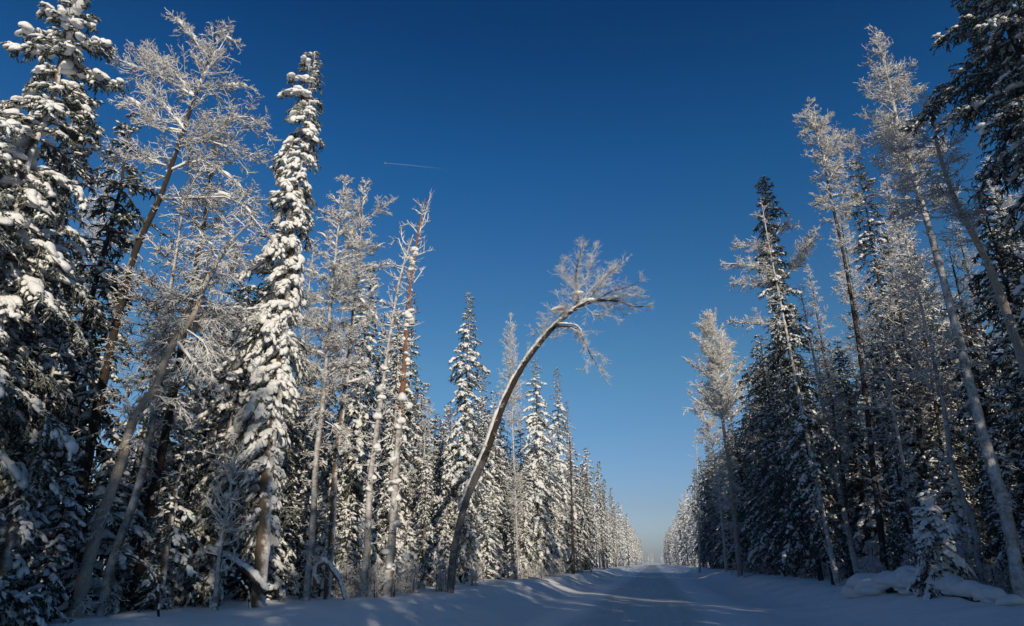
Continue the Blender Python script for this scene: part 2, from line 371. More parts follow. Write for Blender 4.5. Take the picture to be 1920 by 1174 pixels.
def hpath(pts, D, K=24, sink=.4, X=None, wig=.0, seed=0):
    """pixel polyline from foot to top -> (foot in world, path local to it). pts[0] is the foot; D one depth or per point"""
    Ds = np.interp(np.linspace(0, 1, len(pts)), np.linspace(0, 1, len(D)), D) if hasattr(D, '__len__') else [D] * len(pts)
    b = base(pts[0][0], Ds[0]); P = [b - UP * sink]
    for (x, y), d in zip(pts[1:], Ds[1:]): P.append(W(x, y, d))
    P = smooth_path(P, K) - b
    if wig:
        rng = np.random.default_rng(seed); n = rng.normal(size=(K + 1, 2)); n = np.cumsum(n, 0) * wig; n -= np.linspace(0, 1, K + 1)[:, None] * n[-1]
        P[:, :2] += n
    return b, P
def ex(b, D, *lines):
    """extra limbs given by photo points; each point (px, py[, depth offset])"""
    return [np.array([W(p[0], p[1], D + (p[2] if len(p) > 2 else 0)) for p in l]) - b for l in lines]

# ------------------------------------------------------------------ setting: snow ground, road
def grid(xs, ys, dz=0.):
    X, Y = np.meshgrid(xs, ys); Z = ground(X, Y) + dz
    far = np.clip((Y - 560) / 200, 0, 1); Z = Z * (1 - far)
    V = np.stack([X, Y, Z], -1).reshape(-1, 3); n = len(xs); i, j = np.meshgrid(np.arange(n - 1), np.arange(len(ys) - 1))
    a = (j * n + i).ravel(); return (V, np.stack([a, a + 1, a + 1 + n, a + n], 1), 0)
m, t, b = mat('ground_snow', .75)
h = math2(t, 'ADD', noise(t, 1.6, 5, .62), math2(t, 'MULTIPLY', noise(t, 14., 3, .6), .12))
bump(t, b, h, .8, .10)
t.links.new(mixc(t, maprange(t, noise(t, .5, 5, .7), .35, .7), (.80, .82, .83), (.86, .87, .87)), b.inputs['Base Color'])
M['ground'] = m
def lin(a, b, n): return np.linspace(a, b, n)
xs = np.concatenate([-np.geomspace(14, 4000, 26)[::-1], lin(-13.7, -4.2, 60), lin(-3.9, 3.9, 14), lin(4.2, 13.7, 60), np.geomspace(14, 4000, 26)])
ys = np.concatenate([lin(-70, 4, 60), lin(4.2, 60, 280), lin(60.5, 200, 240), lin(201.5, 620, 200), np.geomspace(640, 9000, 12)])
g = single('snowy_ground', mk_mesh('snowy_ground', [grid(xs, ys)], [M['ground']])); tag(g, kind='structure')

m, t, b = mat('packed_snow_road', .6)
tc = N(t, 'ShaderNodeTexCoord'); sx = N(t, 'ShaderNodeSeparateXYZ'); t.links.new(tc.outputs['Object'], sx.inputs[0])
wv = noise(t, .8, 3, .5, stretch=(.5, .06, 1)); x = math2(t, 'ADD', sx.outputs[0], math2(t, 'MULTIPLY', math2(t, 'SUBTRACT', wv, .5), 1.8))
lane = math2(t, 'MULTIPLY', maprange(t, x, -3.6, -2.3), maprange(t, x, 2.3, 1.0))
streak = noise(t, 3.2, 4, .65, stretch=(1, .03, 1)); grit = noise(t, 9., 4, .7, stretch=(1, .25, 1))
rut1 = maprange(t, math2(t, 'ABSOLUTE', math2(t, 'ADD', x, 1.7), 0), .4, .0); rut2 = maprange(t, math2(t, 'ABSOLUTE', math2(t, 'SUBTRACT', x, .1), 0), .4, .0)
dk = math2(t, 'MULTIPLY', lane, math2(t, 'ADD', .50, math2(t, 'MULTIPLY', streak, .75)))
c = mixc(t, dk, (.86, .87, .87), (.45, .49, .51))
c = mixc(t, math2(t, 'MULTIPLY', math2(t, 'ADD', rut1, rut2), .30), c, (.46, .50, .52))
c = mixc(t, math2(t, 'MULTIPLY', maprange(t, grit, .58, .72), .3), c, (.84, .87, .9))
t.links.new(c, b.inputs['Base Color']); bump(t, b, math2(t, 'ADD', streak, grit), .35, .05)
rx = lin(-4.3, 4.0, 18)
r = single('snowy_road', mk_mesh('snowy_road', [grid(rx, ys[ys < 560], .004)], [m])); tag(r, kind='structure')

# ------------------------------------------------------------------ hero trees, left side
def vert(px, py, X, lean=(0, 0), wig=.03, K=22, seed=0):
    a, b_ = px - 960., 587. - py; k = a / (F * cp - b_ * sp); D = X / (k * cy - sy)
    top = W(px, py, D); f = np.array([top[0] - lean[0], top[1] - lean[1], 0.]); f[2] = float(ground(f[0], f[1]))
    P = smooth_path([[0, 0, -.4], (top - f) * [.45, .45, .5], top - f], K)
    rng = np.random.default_rng(seed + 7); n = np.cumsum(rng.normal(size=(K + 1, 2)), 0) * wig; n -= np.linspace(0, 1, K + 1)[:, None] * n[-1]
    P[:, :2] += n; return f, P, D
SPR, LAR, BIR, DEAD = 'snowy_spruce', 'frosted_larch', 'frosted_birch', 'dead_tree'

b_, P, D = vert(150, -8, -12.5, (.3, .2), seed=1)
make(SPR, spruce(P, 3.1, .02, 11, 10, 1.5, 1.9, 1.25, .24, gap=.10, blob=2, shape=.5, tuft=1.15), b_, 'huge spruce at the left edge with heavy round pillows of snow on drooping boughs', 'spruce')
b_, P, D = vert(165, 215, -13.6, seed=2)
make(SPR, spruce(P, 1.3, .05, 12, 11, 1.2, 1.4, 1.5, .18, gap=.1, blob=1, shape=.4), b_, 'narrow snow covered spruce column just right of the huge left edge spruce', 'spruce')
b_, P, D = vert(40, 420, -13.2, seed=22)
make(SPR, spruce(P, 2.3, .02, 14, 9, 1.2, 1.5, 1.9, .18, gap=.1, blob=2, shape=.5), b_, 'shaded spruce with long hanging snow covered boughs in the bottom left corner', 'spruce')

D = 17.
b_, P = hpath([(105, 1150), (160, 880), (215, 620), (262, 450), (300, 370), (330, 285), (366, 180), (398, 95), (412, 38)], D, 30)
X = ex(b_, D, [(366, 182), (330, 160), (255, 125), (192, 100)], [(366, 182, .2), (320, 130, 1), (262, 92, 1.5)], [(372, 172), (420, 165), (470, 163)], [(340, 262), (400, 255), (452, 215), (480, 225), (508, 265)],
       [(335, 275), (395, 265), (450, 285), (502, 291)], [(312, 322), (370, 300), (430, 335), (478, 380)], [(312, 310), (270, 300), (190, 293)], [(310, 330), (300, 335), (270, 345)],
       [(345, 250), (300, 240), (250, 195), (228, 195)], [(300, 372), (360, 372), (430, 370), (500, 440)], [(392, 110), (360, 70), (330, 38)], [(400, 85), (420, 70), (442, 82)], [(345, 245), (300, 190), (262, 165)], [(372, 165), (390, 130), (430, 60)])
make(LAR, larch(P, 1.05, .62, 31, 2.0, 1.15, .19, 'bark_dark', 'frost', .3, .25, X, snow=1., forks=7), b_, 'gnarled larch with bent dark trunk and long crooked white limbs high at left', 'larch')
D = 16.
b_, P = hpath([(140, 1150), (182, 995), (228, 863), (253, 782), (285, 737), (324, 646), (356, 603), (400, 500), (432, 455), (470, 415)], D, 30)
X = ex(b_, D, [(285, 740), (330, 755), (355, 785)], [(345, 615), (380, 640), (400, 720)], [(330, 640), (370, 690), (410, 730)], [(250, 800), (240, 720), (262, 690)])
make(BIR, larch(P, 1.7, .60, 32, 5.5, 1.2, .19, 'birch_lit', 'frost', .1, -.1, X, hang=.5, shape=.35, snow=.6, forks=6), b_, 'birch at left leaning right with bright frosted trunk and drooping white twigs', 'birch')
D = 16.8
b_, P = hpath([(188, 1150), (217, 1035), (243, 964), (268, 883), (290, 760), (310, 600), (330, 480), (345, 370)], D)
make(LAR, larch(P, 1.3, .50, 33, 4.5, .9, .14, 'bark_white', 'frost_thin', .15, .2), b_, 'grey trunked larch just right of the foot of the left leaning birch', 'larch')
for i, (px, py, X_, R_, nm) in enumerate([(232, 250, -19, 1.9, 'frosted larch crown showing pale between the left edge spruce and the gnarled larch'),
        (470, 540, -17.5, 1.7, 'frosted larch filling the gap left of the tall thin spruce'), (400, 600, -22, 1.8, 'pale frosted larch standing behind the left leaning birch')]):
    b_, P, D = vert(px, py, X_, seed=40 + i); make(LAR, larch(P, R_, .25, 50 + i, 6., .9, .13, 'bark_white', 'frost', gap=.1), b_, nm, 'larch')
for i, (px, py, X_, R_, nm) in enumerate([(300, 600, -14, 1.9, 'dark snow flecked spruce behind the trunk of the left leaning birch'), (425, 640, -13, 1.9, 'dark spruce left of the tall thin spruce, its lower boughs hanging in shade'),
        (235, 520, -15, 2.0, 'dark spruce in the gap between the gnarled larch and the leaning birch'), (120, 600, -12.2, 1.9, 'shadowed spruce with white drooping boughs low at the left'),
        (350, 800, -12, 1.5, 'small dark spruce in deep shade between the leaning birch and the tall thin spruce'), (560, 700, -12.8, 1.5, 'slim frosted spruce right of the bare foot of the tall thin spruce')]):
    b_, P, D = vert(px, py, X_, seed=60 + i); make(SPR, spruce(P, R_, .02, 70 + i, 8, .9, 1., 1.5, .14, gap=.12, needle='needle_dark' if i < 5 else 'needle', tuft=1.3), b_, nm, 'spruce')
b_, P, D = vert(462, 560, -12.2, seed=69)
make(SPR, spruce(P, 1.5, .02, 79, 9, 1.2, 1.3, 1.7, .14, gap=.08, tuft=1.1, shape=.45), b_, 'snow coated spruce with drooping boughs tucked close behind the tall thin spruce', 'spruce')

D = 19.5
b_, P = hpath([(484, 1135), (500, 920), (520, 770), (535, 620), (548, 480), (560, 350), (575, 210), (590, 98)], D, 30, wig=.02)
make(SPR, spruce(P, 1.45, .13, 81, 11, 1.6, 1.6, 1.9, .25, 'bark', gap=.06, blob=2, shape=.34, tuft=1.05, side=2.75, sidek=.75), b_, 'tall thin spruce with clumped snow all the way up and bare brown lower trunk', 'spruce')
D = 18.6
b_, P = hpath([(405, 1120), (415, 1020), (432, 920), (440, 850)], D, 12)
make(DEAD, snag(P, 82, .07, 'bark_white', 46, 4, f0=.3, L0=.9, snow=.5), b_, 'small dead tree with spiky frosted branches left of the tall thin spruce', 'dead tree')

D = 22.5
b_, P = hpath([(574, 1112), (590, 940), (610, 750), (624, 600), (636, 470), (648, 335)], D, wig=.02)
X = ex(b_, D, [(612, 750), (590, 780), (565, 795)], [(616, 705), (640, 690), (690, 680)], [(610, 790), (640, 810), (658, 850)], [(640, 415), (615, 400), (600, 392)])
make(LAR, larch(P, 1.5, .42, 83, 7., 1.3, .14, 'bark_white', 'frost', .2, .2, X, snow=.9, forks=6), b_, 'densely frosted larch, left one of the pair right of the tall thin spruce', 'larch')
D = 24.
b_, P = hpath([(612, 1085), (630, 900), (655, 700), (672, 560), (680, 450), (684, 338)], D, wig=.02)
X = ex(b_, D, [(680, 415), (705, 398), (722, 388), (737, 370)], [(676, 510), (705, 500), (728, 497)], [(673, 560), (700, 590), (712, 610)], [(676, 480), (700, 470), (720, 455)])
make(LAR, larch(P, 1.25, .45, 84, 6.5, 1.3, .15, 'bark', 'frost', .3, .3, X, snow=1., forks=6), b_, 'frosted larch with a curved bare branch, right one of the pair', 'larch')
b_, P, D = vert(590, 455, -14.5, seed=85)
make(LAR, larch(P, 1.9, .2, 85, 6.5, 1.1, .13, 'bark_white', 'frost', .2, .1), b_, 'broad frosted larch behind the pair, just right of the tall thin spruce', 'larch')

D = 26.5
b_, P = hpath([(724, 1105), (745, 880), (764, 650), (776, 510), (788, 430), (797, 372)], D, wig=.015)
X = ex(b_, D, [(776, 500), (755, 470), (745, 445), (730, 465)], [(780, 480), (800, 472), (815, 468)], [(778, 520), (740, 520), (718, 505)], [(782, 450), (798, 400), (807, 366)], [(776, 530), (790, 510), (795, 500)], [(785, 440), (765, 420), (750, 425)],
       [(775, 470), (755, 450), (752, 425)], [(786, 420), (800, 415), (803, 400)])
make(DEAD, snag(P, 86, .2, 'bark_orange', 110, 60, X, .15, .6, .95), b_, 'tall dead tree with peeled orange trunk, snow knobs and a forked antler like top', 'dead tree')
b_, P = hpath([(680, 1098), (700, 880), (725, 700), (742, 590), (752, 530), (775, 440)], D - .8, wig=.015)
make(DEAD, snag(P, 87, .16, 'bark_white', 110, 40, (), .15, .75, .8), b_, 'grey frosted dead tree leaning against the left of the orange trunk', 'dead tree')
for i, (px, py, X_, R_, nm, nd) in enumerate([(718, 590, -14, 2.2, 'dark green spruce just left behind the orange dead tree', 'needle_dark'), (778, 548, -14, 2.1, 'dark green snow flecked spruce right behind the orange dead tree', 'needle_dark'),
        (650, 740, -13, 1.8, 'low spruce between the larch pair and the grey dead tree', 'needle_dark'), (748, 610, -11.8, 1.3, 'slim snow coated spruce at the foot of the orange dead tree', 'needle')]):
    b_, P, D = vert(px, py, X_, seed=90 + i); make(SPR, spruce(P, R_, .03, 91 + i, 9, .85, 1.1, 1.1, .15, gap=.08, needle=nd, tuft=1.3), b_, nm, 'spruce')
b_, P, D = vert(800, 750, -12.5, seed=96)
make(BIR, larch(P, 1.3, .45, 96, 7, .8, .1, 'bark_white', 'frost', .4, .1, hang=.2), b_, 'small fine twigged frosted birch right of the orange dead tree', 'birch')
for i, (px, py, X_, R_, nm) in enumerate([(802, 855, -11.8, 1.3, 'short sunlit spruce with brown undersides below the small birch'), (838, 835, -12, 1.2, 'short snowy spruce left of the foot of the leaning birch'), (775, 890, -13.5, 1.1, 'low snowy spruce between the orange dead tree and the small birch')]):
    b_, P, D = vert(px, py, X_, seed=100 + i); make(SPR, spruce(P, R_ * 1.35, .02, 101 + i, 9, .9, .95, 1.7, .14, gap=.08, tuft=1.3), b_, nm, 'spruce')

b_, P, D = vert(881, 548, -11, seed=110)
make(SPR, spruce(P, 2.7, .04, 111, 9.5, 1.3, 1.1, 1.3, .2, gap=.05, shape=.6, tuft=1.2), b_, 'tall pointed snowy spruce left of the leaning birch trunk', 'spruce')
# the birch bowed over the road
D = 31.
b_, P = hpath([(842, 1108), (856, 1010), (880, 925), (912, 850), (950, 745), (985, 680), (1015, 640), (1052, 600), (1078, 579), (1104, 564)], [31, 30.6, 30, 29.5, 29, 28.6, 28.3, 28, 27.9, 27.8], 34, wig=.006, seed=4)
D = 27.9
X = ex(b_, D, [(1078, 580), (1100, 568), (1130, 563), (1165, 566), (1190, 575), (1218, 574)], [(1079, 579), (1084, 550), (1080, 530), (1082, 500), (1095, 455)], [(1100, 568, .2), (1120, 540, .4), (1145, 510, .6), (1178, 487, .8)],
       [(1115, 565, -.2), (1150, 545, -.5), (1175, 540, -.8), (1205, 525, -1)], [(1040, 612), (1060, 612), (1082, 616), (1095, 640), (1110, 670), (1140, 712)], [(1108, 665), (1122, 668), (1140, 682)], [(1106, 668), (1098, 690), (1085, 694)],
       [(1075, 583), (1055, 588), (1035, 585), (1020, 570)], [(1085, 552), (1065, 530), (1052, 505), (1062, 480)], [(1083, 545), (1100, 520), (1110, 480), (1118, 455)], [(1095, 572), (1115, 590), (1140, 590), (1160, 600)],
       [(1120, 564, .3), (1150, 575, .5), (1175, 590, .7)], [(1140, 562, -.3), (1170, 552, -.5), (1212, 555, -.7)], [(1022, 632), (1018, 618), (1008, 605)], [(990, 672), (989, 655), (990, 645)], [(1070, 588), (1050, 565), (1040, 545)],
       [(1090, 573, .5), (1105, 545, 1.0), (1130, 520, 1.4), (1150, 495, 1.6)], [(1082, 575, -.5), (1070, 550, -1.0), (1075, 520, -1.4)])
bp = larch(P, 1.1, .82, 112, 7., 1.25, .22, 'birch', 'frost', .3, .1, X, snow=0, forks=4, thick=.52, pw=.32)
# snow lying along the upper side of the bowed trunk
rng = np.random.default_rng(3); t_ = np.concatenate([rng.uniform(.28, .99, 210)]); p_, T_ = at(P[None], np.zeros(len(t_), int), t_)
rad_ = .158 * (1 - t_) ** .32 + .015; s_ = np.clip(rad_ * rng.uniform(.8, 1.25, len(t_)), .06, .2); nu = nrm(UP - T_ * T_[:, 2:])
sl = [blobs(p_ + nu * (rad_ * .75)[:, None], T_, np.stack([s_ * 2.2, s_ * .95, s_ * .8], 1), 2)]
lb = X[4]; lp = smooth_path(lb, 20)[None]; t_ = rng.uniform(.05, .42, 26); p_, T_ = at(lp, np.zeros(26, int), t_); s_ = rng.uniform(.04, .085, 26)
sl.append(blobs(p_ + UP * .12, T_, np.stack([s_ * 1.7, s_, s_ * .8], 1), 2))
for q in ([1082, 556], [1062, 590], [1150, 563], [1098, 566], [1045, 585]):
    p_ = np.array([W(q[0], q[1] - 3, D) - b_]); sl.append(blobs(p_ + rng.normal(size=(1, 3)) * .05, np.array([[1., 0, .2]]), np.array([[.32, .17, .13]]), 2))
limbs = tubes(np.stack([smooth_path(e, 10) for e in X[:5]]), np.linspace(.06, .012, 11)[None] * np.array([1.5, 1.1, .7, .6, .8])[:, None], 7, 0)
(Vt, Ft, _), nl = bp['trunk'][0][0], int(60 * 12 * .42)
bp['trunk'] = ([(Vt, Ft[:nl], 0), (Vt, Ft[nl:], 1)], [M['birch'], M['bark_dark']])
bp['limb'] = ([limbs], [M['bark_dark']]); bp['snow_load'] = (sl, [M['snow']])
make(BIR, bp, b_, 'long bare birch bowed over the road with snow lying along its curved trunk', 'birch')

b_, P, D = vert(957, 590, -11.5, (-.6, 0), seed=113)
make(BIR, larch(P, 2.0, .52, 113, 7.5, .9, .15, 'bark_white', 'frost', .7, .2, thick=1.3), b_, 'straight frosted birch with a pale trunk rising behind the bowed birch', 'birch')
b_, P, D = vert(1004, 672, -10.3, seed=114)
make(SPR, spruce(P, 3.4, .03, 114, 9, 1.6, .9, 1.3, .2, gap=.06, shape=.55), b_, 'broad snow laden spruce just right of the bowed birch trunk', 'spruce')
b_, P, D = vert(1043, 690, -10.3, seed=115)
make(SPR, spruce(P, 2.9, .03, 115, 9, 1.5, .8, 1.3, .2, gap=.08, shape=.5), b_, 'snowy spruce with a slightly ragged top between the broad spruce and the thin dark trunk', 'spruce')
for i, (px, py, X_, R_, nm) in enumerate([(925, 735, -13, 1.7, 'shorter spruce between the tall pointed spruce and the bowed birch'), (905, 690, -15, 1.6, 'snowy spruce behind the tall pointed spruce'), (975, 790, -13, 1.6, 'darker spruce in the shade right of the pale birch trunk'),
        (1062, 750, -11.5, 1.6, 'narrow spruce behind the thin dark trunk')]):
    b_, P, D = vert(px, py, X_, seed=120 + i); make(SPR, spruce(P, R_ * 1.6, .03, 121 + i, 8.5, 1.1, .8, 1.3, .16, gap=.08, shape=.5, tuft=1.3), b_, nm, 'spruce')
D = 76.
b_, P = hpath([(1075, 1075), (1072, 940), (1068, 820)], D, 14)
make(DEAD, snag(P, 130, .22, 'bark_dark', 26, 0, f0=.35, L0=.9), b_, 'thin dark almost branchless trunk standing at the front of the left tree line', 'dead tree')

# ------------------------------------------------------------------ hero trees, right side
D = 66.
b_, P = hpath([(1388, 1073), (1370, 900), (1352, 760), (1345, 690), (1338, 640), (1325, 592)], D)
make(LAR, larch(P, 4.2, .56, 201, 7., 1.0, .36, 'birch_lit', 'frost', .7, .35, thick=1.8, low=1.1, shape=.42, forks=4), b_, 'pale trunked larch with wide frosted crown standing tallest towards the far right side', 'larch')
D = 82.
b_, P = hpath([(1362, 1068), (1345, 900), (1320, 780), (1305, 750)], D)
X = ex(b_, D, [(1318, 790), (1305, 770), (1290, 765), (1280, 778)], [(1315, 780), (1325, 740), (1345, 735)])
make(LAR, larch(P, 2.9, .60, 202, 5., .9, .26, 'bark_white', 'frost', .5, .2, X, thick=1.8), b_, 'dark limbed frosted larch left of the wide pale larch', 'larch')
b_, P, D = vert(1425, 690, 10.5, seed=203); make(LAR, larch(P, 3.0, .45, 203, 6, .9, .2, 'bark_white', 'frost', .5, .2, thick=1.8), b_, 'frosted larch crown showing between the wide pale larch and the big dark spruce', 'larch')
for i, (px, py, X_, R_, nm) in enumerate([(1408, 758, 9.5, 2.2, 'dark spruce with thin snow below the frosted crown right of the wide larch'), (1368, 775, 9.5, 1.8, 'dark spruce directly behind the trunk of the wide pale larch'), (1325, 830, 9.5, 1.8, 'small dark spruce left of the dark limbed larch'),
        (1303, 880, 8.8, 1.8, 'spruce under the bare spike at the far right side')]):
    b_, P, D = vert(px, py, X_, seed=205 + i); make(SPR, spruce(P, R_ * 1.3, .04, 206 + i, 9, .75, .8, .9, .18, gap=.08, shape=.5, needle='needle_dark', tuft=1.5), b_, nm, 'spruce')
D = 105.
b_, P = hpath([(1312, 1066), (1308, 900), (1304, 805)], D, 14)
make(DEAD, snag(P, 210, .2, 'bark_white', 26, 0, f0=.35, L0=1.6), b_, 'bare frosted spike rising above the far trees of the right side', 'dead tree')

D = 34.
b_, P = hpath([(1565, 1090), (1520, 850), (1480, 620), (1452, 470), (1430, 333)], D, 26, wig=.03)
X = ex(b_, D, [(1470, 520, -.3), (1420, 500), (1385, 495), (1356, 494)], [(1465, 490, -.3), (1430, 470), (1400, 460), (1378, 460)], [(1480, 545), (1430, 530), (1395, 535), (1368, 530)], [(1490, 600), (1440, 608), (1400, 606), (1368, 604)],
       [(1445, 420), (1425, 405), (1410, 402)], [(1455, 440), (1475, 420), (1500, 425)], [(1470, 520), (1500, 490), (1520, 440)], [(1488, 500), (1510, 470), (1530, 430)])
make(SPR, spruce(P, 1.9, .08, 211, 12, .9, 1.4, 1.2, .2, 'bark_dark', 'needle_dark', gap=.03, shape=.42, tuft=1.35), b_, 'big dark spruce with lightly frosted top standing at the front of the right side', 'spruce')
b2, P2 = hpath([(1572, 1092), (1510, 800), (1462, 560), (1440, 450), (1428, 380)], D - .6, 24)
make(LAR, larch(P2, .6, .62, 212, 2., 1.3, .16, 'bark_white', 'frost', .3, .3, [x_ + b_ - b2 for x_ in X], thick=1.4, forks=6), b2, 'slender larch before the big dark spruce with frosted branches reaching left', 'larch')
D = 30.
b_, P = hpath([(1662, 1090), (1640, 900), (1612, 660), (1580, 470), (1556, 360), (1543, 295), (1520, 192)], D, 28)
X = ex(b_, D, [(1544, 300), (1555, 270), (1575, 255), (1605, 258)], [(1545, 305), (1560, 285), (1590, 275), (1610, 280)], [(1552, 340), (1570, 315), (1590, 305), (1600, 315)], [(1560, 390), (1590, 385), (1615, 370)], [(1535, 270), (1530, 240), (1510, 220), (1495, 218)], [(1535, 260), (1545, 230), (1555, 215)], [(1527, 225), (1515, 240), (1502, 255)])
make(LAR, larch(P, 1.3, .70, 213, 5., 1.3, .17, 'bark_dark', 'frost', .3, .0, X, thick=1.3, forks=6), b_, 'tall dark trunked larch bending left at the top with arched frosted branches', 'larch')
b_, P, D = vert(1605, 300, 11.5, seed=214)
make(SPR, spruce(P, 1.7, .05, 214, 11, .85, 1.3, 1.4, .17, 'bark_dark', 'needle_dark', gap=.25, shape=.32), b_, 'ragged narrow dark spruce column with a broken looking top right of the bending larch', 'spruce')
b_, P, D = vert(1693, 425, 13, seed=215)
make(SPR, spruce(P, 1.9, .05, 215, 9, 1.0, 1.1, 1.2, .17, 'bark', 'needle', gap=.08, shape=.45, tuft=1.2), b_, 'frost whitened spruce between the ragged column and the thick white birch trunk', 'spruce')
for i, (px, py, X_, R_, nm) in enumerate([(1572, 385, 13, 2.0, 'pale frosted larch glowing behind the bending dark larch'), (1660, 330, 16, 2.0, 'frosted larch far back between the ragged column and the white trunk'), (1790, 420, 17, 2.0, 'frosted larch seen between the two pale trunks at right'),
        (1515, 500, 10.5, 1.2, 'slim sunlit frosted larch just right of the big dark spruce'), (1850, 300, 18, 2.2, 'frosted larch crown far back below the overhanging fir'), (1905, 20, 13, 1.6, 'frosted twig crown in the top right corner')]):
    b_, P, D = vert(px, py, X_, seed=220 + i); make(LAR, larch(P, R_, .3, 221 + i, 7., 1., .13, 'bark_dark', 'frost', .25, .1, gap=.08), b_, nm, 'larch')
D = 18.5
b_, P = hpath([(1912, 1092), (1885, 960), (1850, 840), (1800, 645), (1750, 455), (1712, 330), (1690, 262), (1668, 160), (1642, 62)], D, 30)
X = ex(b_, D, [(1700, 300), (1740, 278), (1755, 276)], [(1735, 400), (1760, 385), (1790, 370)], [(1692, 265), (1660, 240), (1615, 215)], [(1680, 215), (1650, 190), (1625, 165)])
make(LAR, larch(P, 1.55, .60, 230, 8., 1.3, .21, 'bark_white', 'frost', .35, .1, X, forks=6), b_, 'tall larch with thick frosted trunk and full white crown leaning in from the right', 'larch')
D = 16.
b_, P = hpath([(2060, 1120), (1990, 860), (1920, 680), (1850, 490), (1790, 372), (1758, 275), (1745, 180)], D, 28)
X = ex(b_, D, [(1765, 320), (1730, 322), (1700, 328)], [(1758, 278), (1715, 275), (1680, 278)], [(1850, 470), (1810, 420), (1770, 390), (1740, 385)], [(1762, 330), (1775, 300), (1790, 290)], [(1750, 400), (1700, 380), (1690, 340)])
make(BIR, larch(P, 1.1, .68, 231, 6., 1.2, .21, 'birch_lit', 'frost', .4, .0, X, hang=.2), b_, 'birch with sun warmed pale trunk crossing the upper right, right of the thick larch', 'birch')
b_, P, D = vert(1812, -185, 9.3, (-.3, 0), seed=232)
make(SPR, spruce(P, 3.6, .57, 232, 10, 1.0, 1.6, .75, .25, 'bark_dark', 'needle', gap=.08, shape=.4, blob=1), b_, 'great overhanging fir at the top right with dark boughs and blue shaded snow', 'fir')
b_, P, D = vert(1925, 130, 9.8, seed=233)
make(SPR, spruce(P, 2.6, .04, 233, 10, .9, 1.2, 1.4, .22, 'bark_dark', 'needle_dark', gap=.06, shape=.4, blob=1), b_, 'shaded spruce filling the right edge under the overhanging fir', 'spruce')
for i, (q, Dd, r_, bk, nm) in enumerate([([(1612, 1092), (1560, 850), (1530, 690), (1500, 540)], 35, .2, 'bark_white', 'straight pale larch trunk right of the foot of the big dark spruce'), ([(1600, 1085), (1570, 930), (1550, 800), (1530, 640)], 40, .16, 'bark_dark', 'thin dark larch trunk behind the pale straight one'),
        ([(1720, 1080), (1690, 850), (1660, 700), (1640, 560)], 28, .15, 'bark_white', 'slim larch in shade left of the young spruce'), ([(1900, 990), (1850, 780), (1810, 600), (1780, 470)], 24, .17, 'bark_dark', 'dark larch trunk running parallel behind the thick frosted larch'),
        ([(1790, 1020), (1760, 800), (1730, 600), (1715, 470)], 27, .1, 'bark_dark', 'thin dark larch behind the young spruce'), ([(1480, 1075), (1465, 930), (1450, 800), (1440, 700)], 55, .13, 'bark_dark', 'dark larch trunk between the wide larch and the big dark spruce'),
        ([(1440, 1075), (1430, 930), (1418, 840)], 60, .2, 'bark_white', 'short pale frosted larch among the dark spruces of the right side'), ([(1540, 1080), (1505, 880), (1480, 760), (1465, 640)], 40, .18, 'bark_dark', 'dark leaning larch trunk left of the foot of the big dark spruce')]):
    b_, P = hpath(q, Dd, 20); make(LAR, larch(P, 1.5, .45, 240 + i, 6., .7, r_, bk, 'frost_thin', .1, -.1, thick=1.2, gap=.2), b_, nm, 'larch')
for i, (px, py, X_, R_, sn_, nm) in enumerate([(1790, 560, 12, 1.5, 1.1, 'dark snow flecked spruce behind the thick frosted larch trunk'), (1640, 620, 12.5, 1.7, 1.0, 'dark spruce behind the trunk of the bending larch'), (1730, 640, 12, 1.6, 1.0, 'shaded spruce left of the thick frosted trunk'), (1570, 640, 12, 1.6, 1., 'spruce in shade between the big dark spruce and the bending larch'),
        (1868, 700, 12.3, 1.6, 1.2, 'dark spruce at the right edge behind the thick frosted trunk'), (1500, 700, 12., 1.7, .9, 'dim spruce behind the foot of the big dark spruce'), (1680, 860, 9.8, 1.2, 1.0, 'low shaded spruce above the left end of the snow covered log'), (1862, 900, 11.2, 1.2, 1.1, 'low shaded spruce right of the young spruce')]):
    b_, P, D = vert(px, py, X_, seed=250 + i); make(SPR, spruce(P, R_ * 1.2, .03, 251 + i, 9.5, sn_ * .65, 1.15, 1.2, .15, 'bark_dark', 'needle_dark', gap=.05, shape=.5, tuft=1.35), b_, nm, 'spruce')
b_, P, D = vert(1742, 925, 8.3, (.1, 0), seed=260)
make(SPR, spruce(P, 1.5, .03, 261, 20, 1.7, 1.3, 1.7, .06, 'bark_dark', 'needle_dark', gap=.05, blob=2, shape=.6), b_, 'young spruce bowed under fat snow pillows behind the snow covered log', 'spruce')

# ------------------------------------------------------------------ fallen wood
def log(name, label, pts, r0, r1, snow, bark='bark_dark', n=60, seed=0, lift=0., cat='log'):
    rng = np.random.default_rng(seed); o = np.array(pts[0], float); P = smooth_path(np.array(pts, float) - o, 16)
    T = tubes(P[None], np.linspace(r0, r1, 17)[None], 9, 0, rng); t_ = rng.uniform(.0, 1., n)
    p_, T_ = at(P[None], np.zeros(n, int), t_); s_ = snow * rng.uniform(.7, 1.2, n)
    sn = blobs(p_ + UP * (s_ * .55 + (r0 + r1) / 3)[:, None] + rng.normal(size=(n, 3)) * snow * .12, T_, np.stack([s_ * 1.5, s_, s_ * .85], 1), 2)
    return make(name, {'log_body': ([T], [M[bark]]), 'snow_cap': ([sn], [M['snow']])}, tuple(o), label, cat)
def gp(x, y, h=0): return [x, y, float(ground(x, y)) + h]
log('fallen_log', 'fallen log under a thick rounded cap of snow at the right roadside', [base(1628, 27) - UP * .02, base(1680, 24.8) + UP * .16, base(1745, 22) + UP * .10, base(1870, 18.6) - UP * .1], .10, .12, .26, n=110, seed=1)
rng = np.random.default_rng(31)
